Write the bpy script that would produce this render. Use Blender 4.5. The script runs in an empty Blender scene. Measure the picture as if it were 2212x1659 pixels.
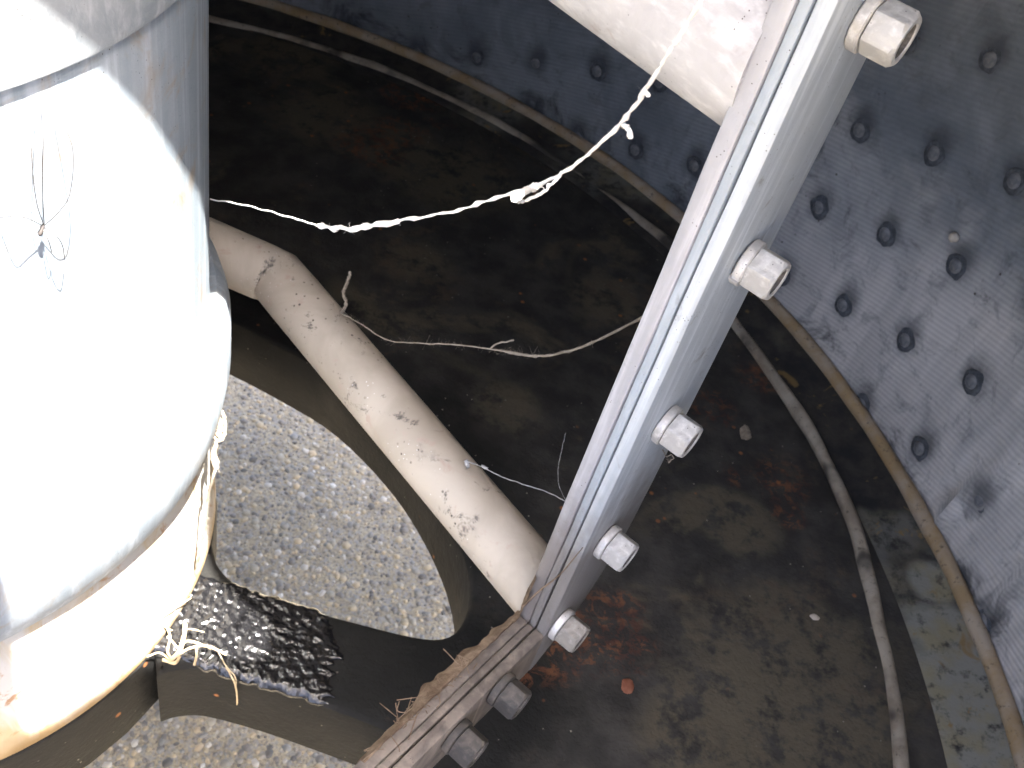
import bpy, bmesh, math, random
from mathutils import Vector, Matrix, noise as mnoise

random.seed(7)
SC = bpy.context.scene
COL = SC.collection
R = math.radians

# ------------------------------------------------------------------ camera, sky, sun, exposure
ZO = 1.28                      # the camera is held this high above the ground
# world axes of the camera (right, up, back)
CAM_RIGHT = Vector((0.95540, 0.20667, 0.21093))
CAM_UP = Vector((-0.29530, 0.66864, 0.68244))
CAM_BACK = Vector((0.0, -0.71429, 0.69985))
cam_data = bpy.data.cameras.new('camera')
cam = bpy.data.objects.new('camera', cam_data)
COL.objects.link(cam)
m = Matrix((CAM_RIGHT, CAM_UP, CAM_BACK)).transposed().to_4x4()
m.translation = (0, 0, ZO)
cam.matrix_world = m
cam_data.sensor_width = 36
cam_data.lens = 35
cam_data.clip_start = 0.01
cam_data.clip_end = 500
cam_data.dof.use_dof = True
cam_data.dof.focus_distance = 0.43
cam_data.dof.aperture_fstop = 30
SC.camera = cam

SUN_EL, SUN_AZ = R(72), R(320)
SUN = Vector((math.cos(SUN_EL) * math.cos(SUN_AZ), math.cos(SUN_EL) * math.sin(SUN_AZ), math.sin(SUN_EL)))
world = bpy.data.worlds.new('World')
SC.world = world
world.use_nodes = True
wn = world.node_tree
bg = wn.nodes['Background']
sky = wn.nodes.new('ShaderNodeTexSky')
sky.sky_type = 'NISHITA'
sky.sun_disc = False
sky.sun_elevation = SUN_EL
sky.sun_rotation = math.pi / 2 - SUN_AZ
sky.dust_density = 5.0
sky.air_density = 0.55
sky.ozone_density = 0.4
wn.links.new(sky.outputs[0], bg.inputs[0])
bg.inputs[1].default_value = 0.08
sun_data = bpy.data.lights.new('sun', 'SUN')
sun_data.energy = 2.8
sun_data.angle = R(0.53)
sun_data.color = (1.0, 0.95, 0.87)
sun = bpy.data.objects.new('sun', sun_data)
COL.objects.link(sun)
sun.rotation_euler = SUN.to_track_quat('Z', 'Y').to_euler()
SC.view_settings.view_transform = 'Standard'
SC.view_settings.look = 'None'
SC.view_settings.gamma = 1
SC.view_settings.use_curve_mapping = False
SC.view_settings.exposure = 4.05
SC.cycles.use_denoising = True
SC.cycles.max_bounces = 5
SC.cycles.diffuse_bounces = 4
SC.cycles.glossy_bounces = 2
SC.cycles.caustics_reflective = False
SC.cycles.caustics_refractive = False
SC.cycles.use_adaptive_sampling = True
SC.cycles.adaptive_threshold = 0.03

# ------------------------------------------------------------------ node helpers
class NT:
    def __init__(self, name):
        self.mat = bpy.data.materials.new(name)
        self.mat.use_nodes = True
        self.t = self.mat.node_tree
        self.p = self.t.nodes['Principled BSDF']
        self.tc = self.t.nodes.new('ShaderNodeTexCoord')
        self.obj = self.tc.outputs['Object']
        self.uv = self.tc.outputs['UV']

    def n(self, kind, ins=None, **props):
        nd = self.t.nodes.new('ShaderNode' + kind)
        for k, v in props.items():
            setattr(nd, k, v)
        for k, v in (ins or {}).items():
            self.set(nd.inputs[k], v)
        return nd

    def set(self, sock, v):
        if hasattr(v, 'is_linked') or hasattr(v, 'links'):
            self.t.links.new(v, sock)
        else:
            if sock.type == 'RGBA' and isinstance(v, (tuple, list)) and len(v) == 3:
                v = (*v, 1)
            sock.default_value = v

    def noise(self, scale, detail=4, rough=0.55, dist=0.0, vec=None):
        return self.n('TexNoise', {'Vector': vec or self.obj, 'Scale': scale, 'Detail': min(detail, 4),
                                   'Roughness': rough, 'Distortion': dist}).outputs['Fac']

    def voro(self, scale, feature='F1', vec=None, rnd=1.0, out='Distance'):
        return self.n('TexVoronoi', {'Vector': vec or self.obj, 'Scale': scale, 'Randomness': rnd},
                      feature=feature).outputs[out]

    def scaled(self, s, vec=None):
        return self.n('Mapping', {'Vector': vec or self.obj, 'Scale': s}).outputs[0]

    def ramp(self, fac, stops, interp='LINEAR'):
        nd = self.n('ValToRGB', {'Fac': fac})
        cr = nd.color_ramp
        cr.interpolation = interp
        while len(cr.elements) < len(stops):
            cr.elements.new(0.5)
        for e, (p, c) in zip(cr.elements, stops):
            e.position = p
            if not isinstance(c, (tuple, list)):
                c = (c, c, c)
            e.color = (*c, 1)
        return nd.outputs['Color']

    def mask(self, fac, lo, hi):
        return self.n('MapRange', {'Value': fac, 'From Min': lo, 'From Max': hi}, interpolation_type='SMOOTHSTEP').outputs[0]

    def mix(self, fac, a, b, mode='MIX'):
        nd = self.n('Mix', None, data_type='RGBA', blend_type=mode)
        self.set(nd.inputs['Factor'], fac)
        self.set(nd.inputs[6], a)
        self.set(nd.inputs[7], b)
        return nd.outputs[2]

    def math(self, op, a, b=0.0):
        nd = self.n('Math', None, operation=op)
        self.set(nd.inputs[0], a)
        self.set(nd.inputs[1], b)
        return nd.outputs[0]

    def sep(self, vec=None):
        return self.n('SeparateXYZ', {'Vector': vec or self.obj}).outputs

    def bump(self, h, strength=0.4, dist=0.002, normal=None):
        ins = {'Height': h, 'Strength': strength, 'Distance': dist}
        if normal is not None:
            ins['Normal'] = normal
        return self.n('Bump', ins).outputs[0]

    def blobs(self, spots, amp=.5, nscale=30):
        """irregular stains: spots = (x, y, radius) in scene coordinates of the drum floor"""
        wob = self.math('MULTIPLY', self.math('SUBTRACT', self.noise(nscale, 4, .65, .4), .5), amp * 2)
        s = self.sep()
        flat = self.n('CombineXYZ', {'X': s[0], 'Y': s[1]}).outputs[0]
        tot = None
        for x, y, r in spots:
            d = self.n('VectorMath', {0: flat, 1: (x + .4238, y - .3087, 0)}, operation='DISTANCE').outputs['Value']
            d = self.math('ADD', self.math('DIVIDE', d, r), wob)
            k = self.mask(d, 1.0, .45)
            tot = k if tot is None else self.math('MAXIMUM', tot, k)
        return tot

    def done(self, color, rough=0.6, metal=0.0, normal=None, spec=None, coat=None):
        self.set(self.p.inputs['Base Color'], color)
        self.set(self.p.inputs['Roughness'], rough)
        self.set(self.p.inputs['Metallic'], metal)
        if normal is not None:
            self.set(self.p.inputs['Normal'], normal)
        if spec is not None:
            self.set(self.p.inputs['Specular IOR Level'], spec)
        if coat is not None:
            self.set(self.p.inputs['Coat Weight'], coat)
        return self.mat

# a point of the place at camera depth t along the line of sight of a 2212-wide view: used to lay out stains and loose strands
def sight(px, py, t):
    x, y = (px - 1106) / 2150, (py - 829.5) / 2150
    return (CAM_RIGHT * x - CAM_UP * y - CAM_BACK) * t
FZ = -.65                                          # drum floor
def floor_pt(px, py, up=.002):
    d = sight(px, py, 1)
    return d * ((FZ + up) / d.z)
def spots(*lst):
    return [(*floor_pt(px, py)[:2], r) for px, py, r in lst]

# ------------------------------------------------------------------ materials
def mat_zinc(name, base, light, streak=(1, 1, .06), dirt=0.15, metal=0.35, dirtcol=(.16, .13, .10), rough=.5, foot=None):
    t = NT(name)
    sv = t.scaled(streak)
    s1 = t.noise(140, 5, .6, .3, sv)
    s2 = t.noise(22, 4, .6, 1.2, sv)
    sp = t.voro(260, out='Color')
    spg = t.n('RGBToBW', {'Color': sp}).outputs[0]
    c = t.mix(t.mask(s2, .35, .7), base, light)
    c = t.mix(t.mask(s1, .45, .75), c, tuple(min(1, x * 1.25) for x in light))
    c = t.mix(.12, c, t.ramp(spg, [(0, tuple(x * .7 for x in base)), (1, light)]))
    d = t.mask(t.noise(35, 6, .7, .8), .62 - dirt * .5, .78)
    c = t.mix(t.math('MULTIPLY', d, .75), c, dirtcol)
    spk = t.mask(t.voro(420), .16, .06)
    spk = t.math('MULTIPLY', spk, t.mask(t.noise(60, 2), .5, .62))
    c = t.mix(spk, c, (.08, .07, .06))
    if foot:      # grime creeping up from the foot
        zf = t.math('ADD', t.sep()[2], t.math('MULTIPLY', t.math('SUBTRACT', t.noise(45, 4, .65), .5), .10))
        c = t.mix(t.math('MULTIPLY', t.mask(zf, foot[0], foot[1]), .8), c, (.17, .14, .115))
    h = t.math('ADD', t.math('MULTIPLY', s1, .6), t.noise(700, 3))
    rg = t.math('ADD', t.math('MULTIPLY', s2, .25), rough - .1)
    return t.done(c, rg, metal, t.bump(h, .25, .0006))

M_PLATE_L = mat_zinc('zinc_lavender', (.40, .395, .41), (.50, .495, .51), dirt=.05, metal=.1, foot=(.20, .10))
M_PLATE_R = mat_zinc('zinc_blue', (.44, .48, .515), (.58, .61, .635), dirt=.05, metal=.12, foot=(.20, .10))
M_SHIM = mat_zinc('zinc_shim', (.33, .375, .41), (.43, .47, .505), dirt=.08, metal=.1, foot=(.20, .10))
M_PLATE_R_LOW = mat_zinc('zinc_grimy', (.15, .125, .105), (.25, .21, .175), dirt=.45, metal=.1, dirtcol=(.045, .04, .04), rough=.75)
M_BOLT = mat_zinc('zinc_bolt', (.50, .48, .45), (.66, .64, .61), streak=(1, 1, 1), dirt=.10, metal=.25, dirtcol=(.30, .25, .18))
M_BOLT_DUSTY = mat_zinc('zinc_bolt_dusty', (.26, .235, .20), (.38, .35, .31), streak=(1, 1, 1), dirt=.3, metal=.15, rough=.7)
M_BOLT_DARK = mat_zinc('grimy_bolt', (.045, .043, .042), (.11, .095, .08), streak=(1, 1, 1), dirt=.4, metal=.1, dirtcol=(.02, .02, .02), rough=.75)
M_WASHER = mat_zinc('zinc_washer', (.55, .52, .48), (.74, .71, .67), streak=(1, 1, 1), dirt=.12, metal=.3, dirtcol=(.34, .27, .18), rough=.4)
M_HUB = mat_zinc('galvanised_hub', (.30, .355, .41), (.42, .465, .51), streak=(1, 1, .045), dirt=.22, metal=.2, dirtcol=(.36, .27, .17))
M_HUB_CAP = mat_zinc('galvanised_cap', (.30, .34, .375), (.42, .44, .46), streak=(1, 1, .5), dirt=.16, metal=.2, dirtcol=(.17, .16, .15))
M_UPIPE = mat_zinc('galvanised_pipe', (.52, .50, .50), (.66, .64, .63), streak=(.4, .4, 1), dirt=.1, metal=.15, dirtcol=(.40, .30, .27))

def mat_hub_base():
    t = NT('stained_hub_base')
    z = t.sep()[2]
    sv = t.scaled((1, 1, .25))
    n1 = t.noise(26, 6, .65, .8, sv)
    c = t.mix(t.mask(n1, .42, .62), (.46, .455, .44), (.42, .33, .20))
    n2 = t.noise(60, 5, .7, .5)
    c = t.mix(t.math('MULTIPLY', t.mask(n2, .56, .70), .8), c, (.30, .14, .04))
    low = t.mask(t.math('ADD', z, t.math('MULTIPLY', t.noise(40, 3), .02)), .03, .008)
    c = t.mix(low, c, (.20, .125, .05))
    return t.done(c, .7, .05, t.bump(t.noise(300, 4), .35, .001))
M_HUB_BASE = mat_hub_base()

def mat_pipe():
    t = NT('cream_pipe')
    n1 = t.noise(18, 4, .6, .6)
    c = t.mix(t.mask(n1, .35, .7), (.41, .355, .285), (.51, .45, .37))
    c = t.mix(t.mask(t.noise(60, 4, .6, .5), .58, .74), c, (.44, .34, .28))
    blot = t.math('MULTIPLY', t.mask(t.noise(52, 7, .78, .3), .57, .68), t.mask(t.noise(11, 2), .44, .56))
    c = t.mix(t.math('MULTIPLY', blot, .9), c, (.07, .065, .06))
    sp = t.math('MULTIPLY', t.mask(t.voro(170), .2, .1), t.mask(t.noise(24, 3), .5, .62))
    c = t.mix(sp, c, (.10, .085, .07))
    wf = t.math('MULTIPLY', t.mask(t.voro(240), .14, .05), t.mask(t.noise(17, 2), .52, .62))
    c = t.mix(wf, c, (.75, .73, .70))
    return t.done(c, .58, 0, t.bump(t.noise(160, 5), .3, .001), spec=.35)
M_PIPE = mat_pipe()

def mat_wall():
    t = NT('woven_liner')
    uv = t.uv
    s = t.sep(uv)
    arc, z = s[0], s[1]
    warp = t.math('MULTIPLY', t.noise(9, 2, vec=uv), .006)
    along = t.math('ADD', t.math('ADD', z, t.math('MULTIPLY', arc, .26)), warp)
    rib = t.math('SINE', t.math('MULTIPLY', along, 2 * math.pi / .0050))
    cross = t.math('SINE', t.math('MULTIPLY', t.math('ADD', arc, t.math('MULTIPLY', z, -.26)), 2 * math.pi / .0034))
    weave = t.math('ADD', rib, t.math('MULTIPLY', cross, .0))
    w01 = t.mask(weave, -1.3, 1.3)
    big = t.noise(4.2, 5, .6, .8, uv)
    st = t.noise(30, 4, .65, .4, t.scaled((1, .12, 1), uv))
    blue = t.mix(t.mask(t.noise(14, 5, .6, .5, uv), .35, .68), (.155, .173, .193), (.235, .253, .273))
    dust = t.mix(t.mask(st, .35, .7), (.47, .46, .45), (.63, .61, .59))
    # pale dust clings to the lower part of the liner
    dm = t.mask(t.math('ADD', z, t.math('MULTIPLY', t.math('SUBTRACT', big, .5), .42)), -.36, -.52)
    dm = t.math('MULTIPLY', dm, t.mask(t.math('ADD', arc, t.math('MULTIPLY', t.math('SUBTRACT', st, .5), .3)), .82, .58))  # dust faded out along the arc to paint light falloff on the far wall
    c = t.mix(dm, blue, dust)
    c = t.mix(t.math('MULTIPLY', w01, .2), c, (.10, .115, .14))
    c = t.mix(t.math('MULTIPLY', t.mask(t.noise(38, 5, .7, .6, uv), .50, .70), .45), c, (.10, .105, .115))
    # black mould blotches, thicker next to the floor
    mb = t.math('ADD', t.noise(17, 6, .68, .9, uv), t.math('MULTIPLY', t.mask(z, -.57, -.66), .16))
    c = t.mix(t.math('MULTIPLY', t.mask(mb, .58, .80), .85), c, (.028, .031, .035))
    # grime rings round the rivets
    kk = t.math('ROUND', t.math('DIVIDE', t.math('SUBTRACT', .5614, arc), .08142))
    du = t.math('SUBTRACT', arc, t.math('SUBTRACT', .5614, t.math('MULTIPLY', kk, .08142)))
    zz = t.math('DIVIDE', t.math('ADD', t.math('ADD', z, .298), t.math('MULTIPLY', kk, .06)), .09)
    dz = t.math('MULTIPLY', t.math('SUBTRACT', zz, t.math('ROUND', zz)), .075)
    dd = t.math('SQRT', t.math('ADD', t.math('MULTIPLY', du, du), t.math('MULTIPLY', dz, dz)))
    dd = t.math('ADD', dd, t.math('MULTIPLY', t.math('SUBTRACT', t.noise(55, 4, .65, .3, uv), .5), .016))
    c = t.mix(t.math('MULTIPLY', t.mask(dd, .024, .004), .72), c, (.035, .040, .046))
    sp = t.math('MULTIPLY', t.mask(t.voro(75, vec=uv), .12, .05), t.mask(t.noise(8, 2, vec=uv), .50, .62))
    c = t.mix(sp, c, (.07, .06, .05))
    h = t.math('ADD', weave, t.math('MULTIPLY', t.noise(60, 4, vec=uv), 2.0))
    return t.done(c, .8, 0, t.bump(h, .3, .0006), spec=.3)
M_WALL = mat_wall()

def mat_floor(name, pale):
    t = NT(name)
    n0 = t.noise(6.0, 6, .62, .7)
    c = t.mix(t.mask(t.noise(30, 5, .6), .35, .7), (.033, .0315, .029), (.062, .058, .052))
    ol = t.blobs(spots((1720, 1500, .13), (1690, 1340, .06), (1600, 1130, .045), (1000, 380, .09), (880, 330, .07), (700, 250, .08), (620, 120, .08),
                       (730, 660, .05), (1100, 880, .04), (1160, 300, .05), (1320, 640, .06), (1480, 1580, .05), (900, 560, .05)), .55, 16)
    ol = t.math('MAXIMUM', ol, t.mask(n0, .56, .66))
    keep = t.math('SUBTRACT', 1.0, t.blobs([(-.08, .345, .17), (-.2, .3, .2), (.02, .345, .12), (-.10, .50, .19), (-.24, .62, .14)], .2, 10))
    olive = t.math('MULTIPLY', t.math('MULTIPLY', ol, keep), t.mask(t.noise(42, 6, .7), .36, .55))
    c = t.mix(t.math('MULTIPLY', t.math('SUBTRACT', 1.0, keep), .9), c, (.0068, .0070, .0068))
    c = t.mix(t.math('MULTIPLY', olive, pale), c, (.100, .087, .061))
    brown = t.math('MULTIPLY', t.mask(t.noise(9, 5, .65, .5), .54, .66), t.mask(t.noise(70, 5, .7), .42, .6))
    c = t.mix(t.math('MULTIPLY', t.math('MULTIPLY', brown, keep), .6 * pale), c, (.098, .074, .052))
    rust = t.math('MULTIPLY', t.mask(t.noise(7.0, 4, .6, .4, t.scaled((1.1, 1, 1))), .66, .74),
                  t.mask(t.noise(85, 7, .75, .8), .50, .60))
    rb = t.math('MULTIPLY', t.blobs(spots((1300, 1360, .050), (1200, 1420, .030), (1340, 1330, .03), (800, 310, .055), (890, 205, .05), (860, 280, .04), (1690, 1040, .035), (1705, 1110, .02),
                       (1640, 810, .03), (1540, 880, .03), (1130, 1440, .02)), .45, 22), t.mask(t.noise(95, 6, .75, .6), .47, .58))
    c = t.mix(t.math('MULTIPLY', t.math('MAXIMUM', rust, rb), .6), c, t.mix(t.mask(t.noise(60, 3), .4, .6), (.10, .04, .026), (.22, .085, .035)))
    ro2 = t.math('MULTIPLY', t.mask(t.voro(46), .13, .06), t.mask(t.noise(12, 2), .5, .58))
    c = t.mix(ro2, c, (.28, .115, .045))
    fl = t.math('MULTIPLY', t.mask(t.voro(105), .10, .05), t.mask(t.noise(18, 2), .52, .6))
    c = t.mix(fl, c, (.26, .24, .20))
    h = t.math('ADD', t.noise(45, 7, .7), t.math('MULTIPLY', t.noise(220, 4), .4))
    rg = t.math('ADD', t.math('MULTIPLY', t.noise(20, 4), .3), .60)
    return t.done(c, rg, 0, t.bump(h, .55, .003), spec=.22)
M_FLOOR = mat_floor('rusty_black_floor', 1.0)

def mat_skirt():
    t = NT('dirty_skirt')
    c = t.mix(t.mask(t.noise(40, 5, .65), .35, .68), (.018, .018, .018), (.045, .04, .034))
    pale = t.math('MULTIPLY', t.mask(t.noise(3.4, 4, .55, .4), .50, .58), t.mask(t.noise(70, 5, .7), .30, .55))
    pb = t.math('MULTIPLY', t.blobs(spots((2040, 1380, .05), (2070, 1500, .07), (2100, 1640, .09), (2010, 1270, .03)), .5, 18), t.mask(t.noise(80, 5, .7), .25, .5))
    pale = t.math('MAXIMUM', t.math('MULTIPLY', pale, .5), pb)
    c = t.mix(pale, c, t.mix(t.mask(t.noise(30, 3), .4, .65), (.20, .20, .175), (.21, .19, .125)))
    och = t.math('MULTIPLY', t.mask(t.noise(24, 5, .7, .6), .60, .68), .8)
    c = t.mix(och, c, (.20, .13, .05))
    return t.done(c, .8, 0, t.bump(t.noise(120, 5, .7), .5, .002), spec=.3)
M_SKIRT = mat_skirt()

def mat_bead(name, a, b, cover):
    t = NT(name)
    c = t.mix(t.mask(t.noise(26, 5, .65, .5), .35, .66), a, b)
    c = t.mix(t.math('MULTIPLY', t.mask(t.noise(9, 4, .6), cover, cover + .1), .95), c, (.03, .027, .024))
    c = t.mix(t.math('MULTIPLY', t.mask(t.noise(150, 4, .7), .58, .68), .7), c, (.06, .05, .04))
    return t.done(c, .7, 0, t.bump(t.noise(180, 5), .5, .002))
M_BEAD = mat_bead('ochre_bead', (.36, .30, .23), (.30, .21, .11), .66)
M_BEAD_IN = mat_bead('grey_bead', (.34, .30, .24), (.20, .165, .125), .54)

def mat_tar():
    t = NT('wet_tar')
    v = t.voro(420, 'SMOOTH_F1')
    w = t.noise(350, 4, .6, 1.5)
    h = t.math('ADD', t.math('MULTIPLY', v, -1.2), w)
    return t.done((.008, .008, .009), t.math('ADD', t.math('MULTIPLY', t.noise(60, 3), .10), .03), 0,
                  t.bump(h, .4, .0008), spec=.7)
M_TAR = mat_tar()

def mat_plain(name, a, b, scale=60, rough=.7, bump=.3, spec=.4):
    t = NT(name)
    c = t.mix(t.mask(t.noise(scale, 5, .65, .4), .35, .68), a, b)
    return t.done(c, rough, 0, t.bump(t.noise(scale * 4, 4), bump, .001), spec=spec)
M_WEB = mat_plain('cobweb_white', (.80, .78, .74), (.88, .87, .84), 300, .9)
M_WEB_DULL = mat_plain('cobweb_dusty', (.20, .165, .125), (.32, .275, .22), 200, .9)
M_WEB_GREY = mat_plain('cobweb_grey', (.30, .30, .30), (.45, .44, .43), 200, .9)
M_DUST = mat_plain('felted_dust', (.13, .09, .06), (.27, .20, .14), 90, .95, .8, .1)
M_STALK = mat_plain('dry_stalk', (.46, .36, .22), (.60, .50, .34), 150, .8)
M_SPIDER = mat_plain('spider_brown', (.05, .045, .045), (.09, .08, .075), 200, .7)
M_RIVET = mat_plain('rivet_grime', (.045, .05, .056), (.10, .11, .125), 160, .8)
M_GASKET = mat_plain('gasket_black', (.020, .020, .022), (.05, .045, .042), 120, .8)
M_RIVET_HEAD = mat_plain('rivet_head', (.12, .125, .135), (.20, .20, .205), 160, .6)
M_CRUMB = mat_plain('pale_crumb', (.48, .42, .34), (.58, .52, .44), 200, .9)
M_NUT_HOLE = mat_plain('nut_hole_shade', (.10, .09, .08), (.22, .20, .18), 300, .6)  # recess faces coloured darker to paint in their shade
M_SHADE_COVER = mat_plain('shade_cover_grey', (.42, .42, .42), (.52, .52, .51), 20, .6)
M_LEG = mat_plain('painted_leg', (.10, .10, .10), (.16, .16, .16), 20, .5)
M_WELD = mat_plain('weld_bead', (.22, .18, .16), (.42, .39, .37), 200, .6, .6)

def mat_ground():
    t = NT('concrete_matrix')
    c = t.mix(t.mask(t.noise(14, 5, .6), .35, .68), (.42, .345, .22), (.54, .45, .295))
    c = t.mix(t.mask(t.noise(260, 4, .7), .45, .62), c, (.23, .195, .145))
    v = t.voro(230, out='Color')
    g = t.n('RGBToBW', {'Color': v}).outputs[0]
    c = t.mix(t.math('MULTIPLY', t.mask(g, .55, .75), .7), c, (.36, .34, .30))
    return t.done(c, .85, 0, t.bump(t.noise(300, 4), .6, .002))
M_GROUND = mat_ground()

def mat_pebble():
    t = NT('pebbles')
    att = t.n('Attribute', None, attribute_name='tone').outputs['Fac']
    c = t.ramp(att, [(0, (.15, .13, .10)), (.06, (.25, .215, .165)), (.26, (.35, .305, .225)), (.42, (.45, .385, .27)),
                     (.56, (.56, .44, .26)), (.68, (.31, .285, .23)), (.78, (.62, .47, .27)), (.88, (.64, .565, .44)),
                     (.97, (.80, .745, .64)), (1.0, (.24, .11, .06))], 'CONSTANT')
    c = t.mix(t.math('MULTIPLY', t.noise(500, 3), .3), c, (.16, .15, .13))
    return t.done(c, .6, 0, t.bump(t.noise(700, 3), .3, .0006))
M_PEBBLE = mat_pebble()

# ------------------------------------------------------------------ mesh helpers
def sharpen(bm, ang):
    bm.normal_update()
    for f in bm.faces:
        f.smooth = True
    for e in bm.edges:
        if len(e.link_faces) == 2:
            e.smooth = e.calc_face_angle(3.2) < ang
        else:
            e.smooth = False

def root_of(o):
    while o.parent:
        o = o.parent
    return o

def link(name, mesh, parent=None, mats=()):
    o = bpy.data.objects.new(name, mesh)
    COL.objects.link(o)
    for mt in mats:
        if mt.name not in [x.name for x in mesh.materials if x]:
            mesh.materials.append(mt)
    if parent is not None:
        o.parent = parent
    return o

def obj(name, bm, mat, parent=None, ang=R(35), base=None):
    """bmesh in scene coordinates -> one mesh object; children keep their root's origin"""
    off = None
    if parent is not None:
        off = Vector(root_of(parent).location)
    elif base is not None:
        off = Vector(base)
    if off is not None:
        bmesh.ops.translate(bm, vec=-off, verts=bm.verts)
    sharpen(bm, ang)
    me = bpy.data.meshes.new(name)
    bm.to_mesh(me)
    bm.free()
    o = link(name, me, parent, mat if isinstance(mat, (list, tuple)) else [mat])
    if parent is None and base is not None:
        o.location = base
    return o

def tag(o, label=None, cat=None, group=None, kind=None):
    if label: o['label'] = label
    if cat: o['category'] = cat
    if group: o['group'] = group
    if kind: o['kind'] = kind
    return o

def thing(name, loc, label, cat, group=None):
    o = bpy.data.objects.new(name, None)
    o.empty_display_size = .05
    COL.objects.link(o)
    o.location = loc
    return tag(o, label, cat, group)

def loft(bm, rings, closed=True, cap0=False, cap1=False, mi=0):
    vs = [[bm.verts.new(p) for p in r] for r in rings]
    for a, b in zip(vs, vs[1:]):
        n = len(a)
        for i in range(n if closed else n - 1):
            j = (i + 1) % n
            f = bm.faces.new((a[i], a[j], b[j], b[i]))
            f.material_index = mi
    if cap0:
        bm.faces.new(list(reversed(vs[0]))).material_index = mi
    if cap1:
        bm.faces.new(vs[-1]).material_index = mi
    return vs

def circle(cx, cy, z, r, n, a0=0.0):
    return [Vector((cx + r * math.cos(a0 + 2 * math.pi * i / n), cy + r * math.sin(a0 + 2 * math.pi * i / n), z)) for i in range(n)]

def lathe(bm, cx, cy, prof, n=96, mi=0):
    return loft(bm, [circle(cx, cy, z, r, n) for r, z in prof], mi=mi)

def catmull(pts, k=8):
    pts = [Vector(p) for p in pts]
    P = [2 * pts[0] - pts[1]] + pts + [2 * pts[-1] - pts[-2]]
    out = []
    for i in range(1, len(P) - 2):
        a, b, c, d = P[i - 1:i + 3]
        for s in range(k):
            t = s / k
            out.append(.5 * ((2 * b) + (c - a) * t + (2 * a - 5 * b + 4 * c - d) * t * t + (3 * b - a - 3 * c + d) * t ** 3))
    out.append(pts[-1])
    return out

def tube(bm, pts, rad, n=8, caps=True, closed=False, mi=0):
    """rad: number or function(i, t)"""
    N = len(pts)
    up = Vector((0, 0, 1))
    rings = []
    prev = None
    for i, p in enumerate(pts):
        a = pts[i - 1] if (i > 0 or closed) else pts[i]
        b = pts[(i + 1) % N] if (i < N - 1 or closed) else pts[i]
        d = (b - a).normalized()
        if prev is None:
            x = d.cross(up)
            if x.length < 1e-3:
                x = d.cross(Vector((1, 0, 0)))
        else:
            x = prev - d * prev.dot(d)
        x.normalize()
        prev = x
        y = d.cross(x)
        r = rad(i, i / max(1, N - 1)) if callable(rad) else rad
        rings.append([p + (x * math.cos(2 * math.pi * k / n) + y * math.sin(2 * math.pi * k / n)) * r for k in range(n)])
    if closed:
        vs = [[bm.verts.new(q) for q in r] for r in rings]
        for i in range(N):
            a, b = vs[i], vs[(i + 1) % N]
            for k in range(n):
                j = (k + 1) % n
                bm.faces.new((a[k], a[j], b[j], b[k])).material_index = mi
        return
    loft(bm, rings, True, caps, caps, mi)

def fz(p, s=1.0):
    return mnoise.noise(Vector(p) * s)

# ------------------------------------------------------------------ layout (metres, z measured from the camera)
TC = Vector((-.4238, .3087)); TR = .8886          # drum liner
HC = Vector((-.3815, .3581)); HR = .2028          # central hub
GZ = -ZO                                           # ground
DP = Vector((-.79354, .60852, 0))                  # direction of the pipes
DH = Vector((-.60852, -.79354, 0))                 # across the pipes, towards the camera
NF = Vector((-.89079, .45441, 0))                  # normal of the flange, to its left side
TF = Vector((-.45441, -.89079, 0))                 # along the flange, towards the camera
V0 = .0926                                         # flange face (right side) along NF
LID = .10
def fl(u, z, v):
    p = TF * u + NF * (V0 + v)
    return Vector((p.x, p.y, z))
def pl(u, z, v):
    p = DH * u + DP * v
    return Vector((p.x, p.y, z))

# ------------------------------------------------------------------ ground
bm = bmesh.new()
N = 24
def gcoord(i):
    t = 2 * i / N - 1
    return math.copysign(abs(t) ** 3 * 120, t)
vs = [[bm.verts.new((gcoord(i), gcoord(j), GZ)) for j in range(N + 1)] for i in range(N + 1)]
for i in range(N):
    for j in range(N):
        bm.faces.new((vs[i][j], vs[i + 1][j], vs[i + 1][j + 1], vs[i][j + 1]))
tag(obj('ground', bm, M_GROUND), 'exposed aggregate concrete ground below the drum', kind='structure')

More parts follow.
